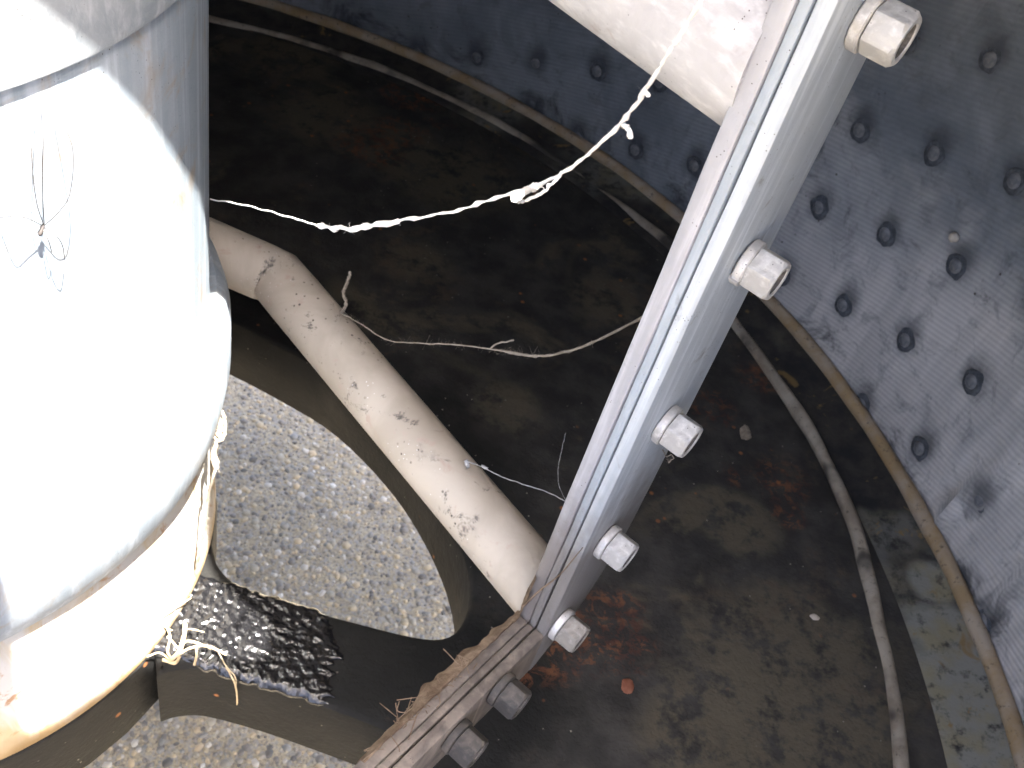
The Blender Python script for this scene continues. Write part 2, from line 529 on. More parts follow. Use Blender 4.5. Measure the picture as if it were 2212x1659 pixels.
# pebbles bedded in the concrete, seen through the floor openings
def pebbles():
    verts, faces, tone = [], [], []
    ico = bmesh.new()
    bmesh.ops.create_icosphere(ico, subdivisions=1, radius=1)
    iv = [v.co.copy() for v in ico.verts]
    ifc = [[v.index for v in f.verts] for f in ico.faces]
    ico.free()
    rnd = random.Random(3)
    cell = .0086
    x0, x1, y0, y1 = -.70, .18, .36, 1.28
    nx, ny = int((x1 - x0) / cell), int((y1 - y0) / cell)
    for i in range(nx):
        for j in range(ny):
            if rnd.random() < .12:
                continue
            x = x0 + (i + rnd.uniform(.05, .95)) * cell
            y = y0 + (j + rnd.uniform(.05, .95)) * cell
            big = rnd.random()
            r = rnd.uniform(.0024, .0052) if big < .8 else rnd.uniform(.0052, .0086)
            el = rnd.uniform(.6, 1.0)
            a = rnd.uniform(0, 6.28)
            ca, sa = math.cos(a), math.sin(a)
            hz = rnd.uniform(.25, .42)
            s = rnd.uniform(0, 100)
            b = len(verts)
            for q in iv:
                k = 1 + .28 * mnoise.noise(q * 1.4 + Vector((s, s * .3, 0)))
                px, py, pz = q.x * r * k, q.y * r * el * k, q.z * r * hz * k
                verts.append((x + px * ca - py * sa, y + px * sa + py * ca, GZ + pz - r * .04))
            for f in ifc:
                faces.append([b + q for q in f])
            warm = mnoise.noise(Vector((x * 7, y * 7, 3.1)))
            tv = min(.999, max(0, rnd.random() * .94 + warm * .22))
            tone.extend([tv] * len(ifc))
    me = bpy.data.meshes.new('pebbles')
    me.from_pydata(verts, [], faces)
    at = me.attributes.new('tone', 'FLOAT', 'FACE')
    at.data.foreach_set('value', tone)
    me.polygons.foreach_set('use_smooth', [True] * len(faces))
    o = link('pebbles', me, None, [M_PEBBLE])
    tag(o, 'small grey and tan pebbles bedded in the concrete ground', 'pebbles', kind='stuff')
pebbles()

# ------------------------------------------------------------------ drum: liner, floor, beads, added cover, legs
drum = thing('drum', (TC.x, TC.y, GZ), 'big round drum lined with grey woven fabric around the hub', 'drum')

def rim(th):
    """height of the drum's rim: cut low on the unseen near side to let fill light in"""
    d = abs((math.degrees(th) + RIM_MID + 180) % 360 - 180)      # angle from the near side
    k = min(1, max(0, (d - RIM_HALF) / 10))
    k = k * k * (3 - 2 * k)
    return LOW_RIM + (LID - LOW_RIM) * k
LOW_RIM, RIM_MID, RIM_HALF = -.40, 75, 35  # near rim lowered for fill light

def liner():
    bm = bmesh.new()
    NA, NZ = 420, 60
    z0, z1 = FZ - .006, LID
    uvl = bm.loops.layers.uv.new('UVMap')
    info = {}
    rows = []
    for j in range(NZ + 1):
        row = []
        for i in range(NA):
            th = 2 * math.pi * i / NA
            z = z0 + (rim(th) - z0) * j / NZ
            arc = (th if th < math.pi * 1.2 else th - 2 * math.pi) * TR
            d = .0035 * fz((arc * 3.0, z * 4, 1)) + .002 * fz((arc * 14, z * 5, 7))
            d *= min(1, max(0, (z - FZ) / .05))
            # two slanting folds near the floor
            for (a0, zz0, a1, zz1, amp) in ((.322, -.535, .337, -.635, .008), (.235, -.555, .25, -.645, .006)):
                tt = min(1, max(0, (z - zz0) / (zz1 - zz0)))
                if z < zz0 + .03:
                    ac = a0 + (a1 - a0) * tt
                    fade = min(1, max(0, (zz0 + .03 - z) / .05))
                    d -= amp * fade * math.exp(-((arc - ac) / .007) ** 2)
                    d += amp * .5 * fade * math.exp(-((arc - ac - .016) / .008) ** 2)
            v = bm.verts.new((TC.x + (TR + d) * math.cos(th), TC.y + (TR + d) * math.sin(th), z))
            info[v] = (arc, z)
            row.append(v)
        rows.append(row)
    for j in range(NZ):
        for i in range(NA):
            k = (i + 1) % NA
            f = bm.faces.new((rows[j][i], rows[j + 1][i], rows[j + 1][k], rows[j][k]))
            us = [info[l.vert] for l in f.loops]
            am = max(u[0] for u in us)
            for l, u in zip(f.loops, us):
                a = u[0]
                if am - a > 1:
                    a += 2 * math.pi * TR
                l[uvl].uv = (a, u[1])
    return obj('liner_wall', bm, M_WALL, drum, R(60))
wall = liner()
# outer shell for wall thickness, hung lower to block side light underneath
bm = bmesh.new()
n_ = 256
ths = [2 * math.pi * i / n_ for i in range(n_)]
loft(bm, [[Vector((TC.x + r * math.cos(a), TC.y + r * math.sin(a), rim(a) if z is None else z)) for a in ths]
          for r, z in ((TR + .0005, None), (TR + .012, None), (TR + .012, FZ - .24), (TR + .004, FZ - .24), (TR + .003, FZ - .07))])
obj('outer_shell', bm, M_LEG, drum)

# rivets in slanting rows on the liner
def rivet_mesh(seed):
    bm = bmesh.new()
    n = 24
    def rag(r, z, amp):
        return [Vector((r * (1 + amp * fz((math.cos(2 * math.pi * i / n) * 1.7, math.sin(2 * math.pi * i / n) * 1.7, seed))) * math.cos(2 * math.pi * i / n),
                        r * (1 + amp * fz((math.cos(2 * math.pi * i / n) * 1.7, math.sin(2 * math.pi * i / n) * 1.7, seed + 4))) * math.sin(2 * math.pi * i / n), z)) for i in range(n)]
    loft(bm, [rag(.0120, -.001, .25), rag(.0104, .0006, .2), rag(.0088, .0009, .1), circle(0, 0, .0004, .0068, n)], mi=0)
    prof = [(.0068, .0004), (.0060, .0014), (.0046, .0024), (.003, .0029), (.0008, .0031)]
    loft(bm, [circle(0, 0, z, r, n) for r, z in prof], cap1=True, mi=1)
    bmesh.ops.remove_doubles(bm, verts=bm.verts, dist=1e-5)
    sharpen(bm, R(40))
    me = bpy.data.meshes.new('rivet')
    bm.to_mesh(me)
    bm.free()
    me.materials.append(M_RIVET)
    me.materials.append(M_RIVET_HEAD)
    return me
RM = [rivet_mesh(q * 3.7) for q in range(8)]
for k in range(-9, 5):
    th = R(36.2 - 5.25 * k)
    for mm in range(-8, 12):
        z = -.304 - .06 * k - .09 * mm
        if not (-.638 < z < -.20):
            continue
        if k >= 2 and z > -.46 or k == 1 and z > -.34:
            continue
        if k < -4 and z > -.42:
            continue
        o = link('rivet', RM[(k * 5 + mm * 3) % 8], wall)
        ax = Vector((-math.cos(th), -math.sin(th), 0))
        rot = ax.to_track_quat('Z', 'Y')
        pos = Vector((TC.x, TC.y, z)) - ax * (TR - .0005)
        o.location = pos - Vector(drum.location)
        o.rotation_mode = 'QUATERNION'
        o.rotation_quaternion = rot

# floor plate with openings between spokes
def openings():
    """outline of one opening in the quarter x>hub, y>spoke; the others mirror it"""
    sy0 = .378
    br = .208
    q = []
    a0 = math.asin((sy0 - HC.y) / br)
    a1 = math.acos((-.345 - HC.x) / br)
    for i in range(9):
        a = a1 + (a0 - a1) * i / 8
        q.append((HC.x + br * math.cos(a), HC.y + br * math.sin(a)))
    q[-1] = (HC.x + br * math.cos(a0 + .14), HC.y + br * math.sin(a0 + .14))
    q += [(-.170, .393), (-.160, .3855), (-.142, .3795), (-.10, .378), (-.05, .380), (-.015, .3825), (.006, .388), (.0165, .402), (.017, .430), (.004, .462), (-.016, .493), (-.042, .524),
          (-.071, .552), (-.112, .582), (-.156, .606), (-.209, .622), (-.26, .634), (-.31, .640), (-.335, .636), (-.345, .62)]
    return q
Q1 = openings()
def soften(q):
    return q[:9] + [(p.x, p.y) for p in catmull([(x, y, 0) for x, y in q[9:]], 3)]
MY = .345
Q2 = [(x, 2 * MY - y) for x, y in Q1]
for i in range(9):
    pass
br = .208
a0 = math.asin((.312 - HC.y) / br); a1 = -math.acos((-.345 - HC.x) / br)
Q2[:9] = [(HC.x + br * math.cos(a1 + (a0 - a1) * i / 8), HC.y + br * math.sin(a1 + (a0 - a1) * i / 8)) for i in range(9)]
Q3 = [(2 * HC.x - x, y) for x, y in Q1]
Q4 = [(2 * HC.x - x, y) for x, y in Q2]

def plate(name, outer, holes, ztop, thick, bevel, mat, parent):
    cu = bpy.data.curves.new(name, 'CURVE')
    cu.dimensions = '2D'
    cu.fill_mode = 'BOTH'
    cu.extrude = thick / 2 - bevel
    cu.bevel_depth = bevel
    cu.bevel_resolution = 2
    cu.offset = -bevel
    for pts in [outer] + holes:
        sp = cu.splines.new('POLY')
        sp.points.add(len(pts) - 1)
        for p, (x, y) in zip(sp.points, pts):
            p.co = (x, y, 0, 1)
        sp.use_cyclic_u = True
    tmp = bpy.data.objects.new(name + '_tmp', cu)
    COL.objects.link(tmp)
    dg = bpy.context.evaluated_depsgraph_get()
    me = bpy.data.meshes.new_from_object(tmp.evaluated_get(dg))
    bpy.data.objects.remove(tmp)
    bm = bmesh.new()
    bm.from_mesh(me)
    bmesh.ops.remove_doubles(bm, verts=bm.verts, dist=1e-5)
    bmesh.ops.translate(bm, vec=(0, 0, ztop - thick / 2), verts=bm.verts)
    for f in bm.faces:
        f.material_index = 0
    return obj(name, bm, mat, parent, R(30))

def smooth2(q, k=3):
    return q
floor_out = [(TC.x + (TR - .002) * math.cos(2 * math.pi * i / 160), TC.y + (TR - .002) * math.sin(2 * math.pi * i / 160)) for i in range(160)]
floor = plate('floor_plate', floor_out, [soften(q) for q in (Q1, Q2, Q3, Q4)], FZ, .075, .005, M_FLOOR, drum)

# skirt: low fillet between floor and liner
bm = bmesh.new()
lathe(bm, TC.x, TC.y, [(TR - .062, FZ + .0005), (TR - .058, FZ + .003), (TR - .035, FZ + .005), (TR - .012, FZ + .011), (TR + .001, FZ + .016)], 220)
obj('skirt', bm, M_SKIRT, drum)

# bead rings
def bead(name, cx, cy, r, z, rad, amp, seed, mat, a_from=0, a_to=2 * math.pi, zamp=0.0):
    bm = bmesh.new()
    full = abs(a_to - a_from - 2 * math.pi) < 1e-6
    n = 320
    pts = []
    for i in range(n):
        a = a_from + (a_to - a_from) * i / (n if full else n - 1)
        rr = r + amp * fz((math.cos(a) * 4, math.sin(a) * 4, seed)) + amp * .5 * fz((math.cos(a) * 17, math.sin(a) * 17, seed))
        zz = z + zamp * fz((math.cos(a) * 5, math.sin(a) * 5, seed + 9))
        pts.append(Vector((cx + rr * math.cos(a), cy + rr * math.sin(a), zz)))
    tube(bm, pts, lambda i, t: rad * (1 + .16 * fz((i * .23, seed, 0)) + .08 * fz((i * .9, seed, 4))), 10, closed=full)
    return obj(name, bm, mat, drum, R(60))
bead('edge_bead', TC.x, TC.y, TR - .006, FZ + .014, .0072, .002, 2.0, M_BEAD)
bead('inner_bead', -.377, .406, .7365, FZ + .0002, .0062, .004, 6.0, M_BEAD_IN, zamp=.008)

# unseen cover added to steer light: open bay for sky, port for sun
SKY_BAY_L, SKY_BAY_B = -.75, -.05
def shade_cover_outline():
    """disc with a wide bay cut into the near edge to admit sky light"""
    r = TR + .02
    a0 = math.asin((SKY_BAY_B - TC.y) / r)
    a1 = 2 * math.pi - math.acos((SKY_BAY_L - TC.x) / r)
    arc = [(TC.x + r * math.cos(a0 + (a1 - a0) * i / 120), TC.y + r * math.sin(a0 + (a1 - a0) * i / 120)) for i in range(121)]
    return arc + [(SKY_BAY_L, SKY_BAY_B)]
port_key = [(-.127, .220, 0), (-.109, .242, 0), (-.091, .271, 0), (-.080, .293, 0), (-.073, .318, 0), (-.059, .333, 0), (-.036, .320, 0), (-.012, .282, 0), (.002, .248, 0),
            (.030, .216, 0), (.068, .200, 0), (.080, .172, 0), (.036, .157, 0), (.010, .143, 0), (-.010, .112, 0), (-.034, .077, 0), (-.050, .092, 0), (-.065, .111, 0),
            (-.090, .140, 0), (-.116, .182, 0), (-.127, .220, 0)]
port = [(p.x, p.y) for p in catmull(port_key, 4)[:-1]]
plate('shade_cover', shade_cover_outline(), [port], LID + .012, .012, .001, M_SHADE_COVER, drum)

# legs down to the ground
for a in (45, 135, 225, 315):
    x, y = TC.x + (TR - .03) * math.cos(R(a)), TC.y + (TR - .03) * math.sin(R(a))
    bm = bmesh.new()
    bmesh.ops.create_cube(bm, size=1, matrix=Matrix.Translation((x, y, (FZ - .07 + GZ) / 2)) @ Matrix.Rotation(R(a), 4, 'Z') @ Matrix.Diagonal((.05, .05, FZ - .07 - GZ, 1)))
    bmesh.ops.bevel(bm, geom=bm.edges[:], offset=.004, segments=2, affect='EDGES')
    obj('leg', bm, M_LEG, drum)

# tar on the spoke
def tar():
    bm = bmesh.new()
    nx, ny = 220, 110
    x0, x1 = -.186, -.040
    y0, y1 = .3110, .3795
    g = {}
    for i in range(nx + 1):
        for j in range(ny + 1):
            x = x0 + (x1 - x0) * i / nx
            y = y0 + (y1 - y0) * j / ny
            e = min(1, max(0, (x - x0) / (x1 - x0)))
            edge = x1 - .020 - .018 * fz((y * 90, 3, 0)) - .006 * fz((y * 300, 7, 0)) - .020 * max(0, (y - .350) / .03) + .012 * max(0, (.338 - y) / .03)
            if x > edge:
                continue
            b = min(1, (edge - x) / .006)
            yd = min(y - y0, y1 - y) / .006
            h = .0022 * b + (.0007 * abs(fz((x * 420, y * 420, 2))) + .0011 * fz((x * 230, y * 240, 5)) + .0011 * fz((x * 90, y * 100, 5))) * b
            h *= 1 - .45 * e
            z = FZ + .0007 + max(.0, h)
            if yd < 1:
                z -= (1 - yd) ** 2 * .004
            jag = .0022 * fz((x * 160, 1.5 if y < .345 else 8.5, 0)) * max(0, 1 - yd * .5)
            g[i, j] = bm.verts.new((x, y + jag, z))
    for i in range(nx):
        for j in range(ny):
            k = [(i, j), (i + 1, j), (i + 1, j + 1), (i, j + 1)]
            if all(q in g for q in k):
                bm.faces.new([g[q] for q in k])
    # turn the border down to the spoke so that the coat has a thickness
    be = [e for e in bm.edges if len(e.link_faces) == 1]
    ret = bmesh.ops.extrude_edge_only(bm, edges=be)
    for v in ret['geom']:
        if isinstance(v, bmesh.types.BMVert):
            v.co.z -= .0022
    o = obj('tar_coating', bm, M_TAR, floor, R(80))
    o['label'] = 'glossy black tar smeared over the spoke beside the hub'
tar()

# ------------------------------------------------------------------ hub
hub = thing('hub_column', (HC.x, HC.y, FZ), 'wide sunlit galvanised column standing on the spokes at left', 'column')
bm = bmesh.new()
lathe(bm, HC.x, HC.y, [(HR + .004, FZ + .001), (HR + .0045, FZ + .006), (HR + .003, FZ + .011), (HR, FZ + .014), (HR - .0005, -.510)], 144)
o = obj('lower_shell', bm, M_HUB_BASE, hub, R(50)); o['label'] = 'ochre stained foot of the column'
bm = bmesh.new()
def wob(prof, seed, n=144, amp=.0008):
    rings = []
    for r, z in prof:
        rings.append([Vector((HC.x + (r + amp * fz((math.cos(a) * 3, math.sin(a) * 3 + z * 3, seed))) * math.cos(a),
                              HC.y + (r + amp * fz((math.cos(a) * 3, math.sin(a) * 3 + z * 3, seed))) * math.sin(a), z))
                      for a in [2 * math.pi * i / n for i in range(n)]])
    return rings
loft(bm, wob([(HR + .0008, -.520), (HR + .0008, -.44), (HR, -.43), (HR, -.32), (HR, -.2)], 3))
obj('main_shell', bm, M_HUB, hub, R(50))
bm = bmesh.new()
loft(bm, wob([(HR + .0003, -.2045), (HR + .0024, -.2055), (HR + .0028, -.203), (HR + .0028, -.10), (HR + .0028, .02), (HR - .004, .03), (.001, .032)], 5))
o = obj('cap_shell', bm, M_HUB_CAP, hub, R(50)); o['label'] = 'grey cap lapped over the top of the column'
bm = bmesh.new()
loft(bm, wob([(HR + .0002, -.528), (HR + .0042, -.520), (HR + .0108, -.503), (HR + .0140, -.480), (HR + .0135, -.455), (HR + .010, -.442), (HR + .0045, -.437), (HR + .0005, -.4385)], 8, amp=.0016))
obj('collar', bm, M_HUB, hub, R(50))

# ------------------------------------------------------------------ bolted flange
flange = thing('bolted_flange', fl(-.355, -.552, .01), 'blue grey bolted steel flange slanting down the middle, seven nuts', 'flange')

UF, UB = -.3206, -.3890          # front and back edge of the upright
ZT, ZB = -.5130, -.5580          # top and bottom edge of the foot bar at the corner
def rise(u):
    return .12 * (u - UF)
def section(f, k, v0, v1, c, place):
    """rounded rectangle between the edge positions f (towards the viewer) and k"""
    sg = 1 if k > f else -1
    q = [(f + sg * c, v0), (f + sg * c * .3, v0 + c * .3), (f, v0 + c), (f, v1 - c), (f + sg * c * .3, v1 - c * .3), (f + sg * c, v1),
         (k - sg * c, v1), (k - sg * c * .3, v1 - c * .3), (k, v1 - c), (k, v0 + c), (k - sg * c * .3, v0 + c * .3), (k - sg * c, v0)]
    return [place(e, v) for e, v in q]

def upright(name, v0, v1, inset, mat, bev=.0012, wobble=.0):
    bm = bmesh.new()
    rings = []
    n = 56
    for i in range(n + 1):
        z = .098 + (ZB - .098) * i / n
        back = UB
        if z < -.455:                      # the outer corner is cut back in a curve
            s_ = min(1, (-.455 - z) / .097)
            back = UB + .062 * (1 - math.sqrt(max(0, 1 - s_ ** 1.7)))
        e = wobble * fz((z * 22, v1 * 500, 8)) + wobble * .5 * fz((z * 70, v1 * 500, 3))
        w = wobble * .6 * fz((z * 14, v0 * 900, 0))
        rings.append(section(UF + inset + e, back, v0 + w, v1 + w, bev, lambda a, v: fl(a, z, v)))
    loft(bm, rings, True, True, True)
    bmesh.ops.recalc_face_normals(bm, faces=bm.faces)
    return obj(name, bm, mat, flange, R(40))

def foot_bar(name, v0, v1, inset, mat, bev=.0012, wobble=.0):
    bm = bmesh.new()
    rings = []
    n = 50
    for i in range(n + 1):
        u = UF + .0012 + (-.05 - UF) * i / n
        e = wobble * fz((u * 22, v1 * 500, 4)) + wobble * .7 * fz((u * 70, v1 * 500, 9))
        rings.append(section(ZT + rise(u) + inset + e, ZB + rise(u), v0, v1, bev, lambda a, v: fl(u, a, v)))
    loft(bm, rings, True, True, True)
    bmesh.ops.recalc_face_normals(bm, faces=bm.faces)
    return obj(name, bm, mat, flange, R(40))

for make, (ml_, ms_, mr_) in ((upright, (M_PLATE_L, M_SHIM, M_PLATE_R)), (foot_bar, (M_PLATE_R_LOW, M_PLATE_R_LOW, M_PLATE_R_LOW))):
    make('right_plate', .0, .0072, .0, mr_, .0016, wobble=.0006)
    make('shim_strip', .0082, .0127, -.0007, ms_, .0008, wobble=.0007)
    make('left_plate', .0130, .0210, .0, ml_, .0012, wobble=.0006)
    make('gasket', .0066, .0135, -.0050, M_GASKET, .0004)      # dark joint between the plates

def nut_mesh():
    a, h = .0090, .0126
    n = 72
    rc = a * 1.0
    bm = bmesh.new()
    rings = []
    def hexr(t):
        k = (t % (math.pi / 3)) - math.pi / 6
        # slightly rounded corners
        return min(a / math.cos(k), a * 1.128)
    ang = [2 * math.pi * i / n for i in range(n)]
    def zc(t, s):
        return max(0, (hexr(t) - rc)) * .62
    rings.append([Vector((hexr(t) * .985 * math.cos(t), hexr(t) * .985 * math.sin(t), 0)) for t in ang])
    rings.append([Vector((hexr(t) * math.cos(t), hexr(t) * math.sin(t), .0006 + zc(t, 0) * .5)) for t in ang])
    rings.append([Vector((hexr(t) * math.cos(t), hexr(t) * math.sin(t), h - .0010 - zc(t, 1))) for t in ang])
    rings.append([Vector((min(hexr(t), rc) * .985 * math.cos(t), min(hexr(t), rc) * .985 * math.sin(t), h - .0002)) for t in ang])
    for r, z in ((.965, h), (.74, h), (.70, h - .0006), (.685, h - .0042), (.60, h - .0044), (.55, h - .0036), (.2, h - .0032)):
        rings.append([Vector((a * r * math.cos(t), a * r * math.sin(t), z)) for t in ang])
    loft(bm, rings, True, True, True)
    bmesh.ops.recalc_face_normals(bm, faces=bm.faces)
    for f in bm.faces:
        c_ = f.calc_center_median()
        if c_.z > h - .0046 and math.hypot(c_.x, c_.y) < a * .715:
            f.material_index = 1
    sharpen(bm, R(24))
    me = bpy.data.meshes.new('nut')
    bm.to_mesh(me)
    bm.free()
    return me

def washer_mesh(split):
    bm = bmesh.new()
    n = 48
    ri, ro, h = .0056, .0108, .0046
    sec = [(ri, 0), (ro - .0006, 0), (ro, .0006), (ro, h - .0006), (ro - .0006, h), (ri, h)]
    rings = []
    gap = R(9) if split else 0
    for i in range(n + 1 if split else n):
        t = gap / 2 + (2 * math.pi - gap) * i / n
        lift = .0011 * (i / n - .5) if split else 0
        rings.append([Vector((r * math.cos(t), r * math.sin(t), z + lift)) for r, z in sec])
    if split:
        loft(bm, rings, True, True, True)
    else:
        loft(bm, rings + [rings[0]], True)
        bmesh.ops.remove_doubles(bm, verts=bm.verts, dist=1e-6)
    bmesh.ops.recalc_face_normals(bm, faces=bm.faces)
    sharpen(bm, R(35))
    me = bpy.data.meshes.new('washer')
    bm.to_mesh(me)
    bm.free()
    return me

NUT = {}
WSH = {}
for key, mn, mw in (('clean', M_BOLT, M_WASHER), ('dusty', M_BOLT_DUSTY, M_WASHER), ('dark', M_BOLT_DARK, M_BOLT_DARK)):
    NUT[key] = nut_mesh(); NUT[key].materials.append(mn); NUT[key].materials.append(M_NUT_HOLE)
    for sp_ in (0, 1):
        WSH[key, sp_] = washer_mesh(sp_); WSH[key, sp_].materials.append(mw)

# u, z, spin of the hexagon, finish, washer spin
BOLTS = [(-.3540, -.1300, 14, 'clean', 40, .0), (-.3530, -.2385, 33, 'clean', 205, .0), (-.3500, -.3410, 24, 'clean', 60, .0), (-.3460, -.4380, 18, 'clean', 90, .0),
         (-.3330, -.5120, 12, 'dusty', 120, .0), (-.2760, -.5150, 20, 'dark', 70, .0), (-.2380, -.5170, 10, 'dark', 200, .0)]
axis = -NF
for u, z, spin, key, wspin, _ in BOLTS:
    zax = axis
    yax = Vector((0, 0, 1))
    xax = yax.cross(zax)
    base = Matrix((xax, yax, zax)).transposed().to_4x4()
    o = link('nut', NUT[key], flange)
    mt = base @ Matrix.Rotation(R(spin), 4, 'Z')
    o.matrix_local = Matrix.Translation(fl(u, z, -.0054) - Vector(flange.location)) @ mt
    w = link('washer', WSH[key, 1 if spin == 33 or z < -.58 else 0], o)
    w.matrix_local = Matrix.Rotation(R(wspin - spin), 4, 'Z') @ Matrix.Translation((0, 0, -.0050))

# ------------------------------------------------------------------ pipes
def pipe(name, pts, r, mat, label, weld=None):
    base = pts[0].copy()
    bm = bmesh.new()
    P = []
    for a, b in zip(pts, pts[1:]):
        k = 14
        for i in range(k):
            P.append(a.lerp(b, i / k))
    P.append(pts[-1])
    tube(bm, P, lambda i, s: r * (1 + .004 * fz((i * .3, 1, 0))), 48)
    # the end is cut along the flange's left face
    bm.verts.ensure_lookup_table()
    dd = (pts[1] - pts[0]).normalized()
    for q in bm.verts[:48]:
        q.co += dd * ((V0 + .0195 - q.co.dot(NF)) / dd.dot(NF))
    return tag(obj(name, bm, mat, None, R(60), base=tuple(base)), label, 'pipe')

PU, PZ = -.3165, -.512
p0 = pl(PU, PZ, .165)
p1 = pl(PU, PZ + .012, .482)
hub_in = Vector((HC.x + .18, HC.y + .20, PZ + .02))
tlow = pipe('strut_pipe', [p0, p1, Vector((-.330, .535, -.470))], .0213, M_PIPE,
            'cream painted pipe with a mitred bend running from the hub to the flange', M_PIPE)
UU, UZ, UR = -.3300, -.1500, .0380
pipe('cross_pipe', [pl(UU, UZ, .175), pl(UU, UZ, .75)], UR, M_UPIPE,
     'thick pale galvanised pipe meeting the flange at the top', M_UPIPE)

# ------------------------------------------------------------------ cobwebs, stalks, dust
def strand(bm, pts, r, seed, k=10, lumps=.6, jit=.0006, n=6):
    P = catmull(pts, k)
    Q = []
    for i, p in enumerate(P):
        w = Vector((fz((i * .35, seed, 0)), fz((i * .35, seed, 5)), fz((i * .35, seed, 9)))) * jit
        Q.append(p + w)
    tube(bm, Q, lambda i, t: max(r * .25, r * (1 + lumps * fz((i * .5, seed, 3)) + lumps * .7 * fz((i * 1.7, seed, 8)))), n)
    return Q

def fuzz(bm, Q, count, length, r, seed):
    rnd = random.Random(seed)
    for _ in range(count):
        p = Q[rnd.randrange(len(Q))]
        d = Vector((rnd.gauss(0, 1), rnd.gauss(0, 1), rnd.gauss(0, 1))).normalized() * length * rnd.uniform(.3, 1)
        e = Vector((rnd.gauss(0, 1), rnd.gauss(0, 1), rnd.gauss(0, 1))) * length * .3
        tube(bm, catmull([p, p + d * .5 + e * .5, p + d + e], 3), r * rnd.uniform(.6, 1.2), 4)

bm = bmesh.new()
main = [sight(455, 430, .562), sight(540, 446, .52), sight(620, 468, .48), sight(690, 488, .45), sight(760, 494, .425), sight(860, 478, .40), sight(980, 456, .375),
        sight(1080, 425, .355), sight(1190, 388, .332), sight(1270, 335, .312), sight(1345, 262, .29), sight(1400, 185, .27), sight(1450, 105, .252), sight(1490, 40, .24),
        sight(1530, -30, .225), sight(1580, -160, .20)]
Q = strand(bm, main[:4], .0004, 1, lumps=.3)
Q2_ = strand(bm, main[3:6], .0012, 2, lumps=1.0, jit=.0012)
Q3_ = strand(bm, main[5:10], .00062, 3, lumps=.9)
Q4_ = strand(bm, main[9:], .00058, 4, lumps=1.0)
strand(bm, [sight(1215, 372, .326), sight(1195, 395, .329), sight(1165, 420, .334), sight(1125, 436, .342), sight(1112, 425, .289)], .0006, 6)
strand(bm, [sight(1112, 428, .289), sight(1140, 410, .342), sight(1160, 402, .338)], .0013, 7)
strand(bm, [sight(1345, 268, .290), sight(1358, 280, .289), sight(1362, 298, .290)], .0008, 8)
strand(bm, [sight(1392, 196, .268), sight(1402, 208, .268)], .0006, 9)
strand(bm, [sight(1170, 420, .334), sight(1176, 410, .334), sight(1168, 402, .334)], .00015, 9)
fuzz(bm, Q2_, 40, .0028, .00004, 1)
fuzz(bm, Q3_, 30, .0018, .00003, 2)
fuzz(bm, Q4_, 30, .0016, .00003, 3)
tag(obj('cobweb_strand', bm, M_WEB, None, R(70), base=tuple(main[0])), 'bright white sunlit cobweb strand sagging from the hub to the top right', 'cobweb')

bm = bmesh.new()
low = [sight(738, 676, .655), sight(780, 700, .64), sight(840, 735, .62), sight(920, 742, .61), sight(990, 745, .60), sight(1080, 757, .585), sight(1150, 769, .575), sight(1205, 764, .565), sight(1280, 740, .552), sight(1395, 682, .535)]
Qa = strand(bm, low[:4], .0004, 11, lumps=.3)
Qb = strand(bm, low[3:7], .0005, 12, lumps=.4)
Qc = strand(bm, low[5:], .0008, 13, lumps=.7)
strand(bm, [sight(1060, 752, .588), sight(1075, 742, .586), sight(1110, 735, .584)], .0006, 14)
strand(bm, [sight(738, 676, .655), sight(748, 655, .66), sight(742, 632, .665), sight(752, 605, .668), sight(757, 588, .67)], .0011, 15, lumps=.4)
fuzz(bm, Qa, 50, .004, .00006, 4)
fuzz(bm, Qb, 90, .004, .00006, 4)
fuzz(bm, Qc, 50, .003, .00006, 5)
tag(obj('cobweb_strand', bm, M_WEB_DULL, None, R(70), base=tuple(low[0])), 'dull dusty cobweb strand sagging between the cream pipe and the flange', 'cobweb')

bm = bmesh.new()
Qd = strand(bm, [sight(1005, 995, .63), sight(1040, 1008, .622), sight(1080, 1028, .615), sight(1130, 1046, .605), sight(1180, 1062, .595), sight(1224, 1084, .585)], .0003, 21, lumps=.5)
strand(bm, [sight(1006, 994, .63), sight(1010, 1004, .63), sight(1012, 1010, .63)], .0014, 24)
strand(bm, [sight(1040, 1006, .622), sight(1052, 1012, .62)], .001, 25)
strand(bm, [sight(1224, 1084, .585), sight(1208, 1050, .59), sight(1206, 1010, .594), sight(1216, 960, .598), sight(1222, 935, .60)], .00016, 22)
tag(obj('cobweb_strand', bm, M_WEB_GREY, None, R(70), base=tuple(sight(1005, 995, .63))), 'faint thin grey cobweb thread near the lower end of the cream pipe', 'cobweb')

# small wisp under the third nut
bm = bmesh.new()
dw = .535
Qw = strand(bm, [sight(1425, 968, dw), sight(1434, 976, dw), sight(1440, 986, dw), sight(1450, 982, dw - .003), sight(1455, 990, dw - .003), sight(1447, 995, dw), sight(1444, 1000, dw), sight(1450, 994, dw)], .0003, 61, 6, lumps=.4, jit=.0004)
fuzz(bm, Qw, 14, .003, .00006, 61)
tag(obj('cobweb_strand', bm, M_WEB_DULL, None, R(70), base=tuple(sight(1440, 986, dw))), 'tiny curled cobweb wisp on the lower corner of the third nut', 'cobweb')

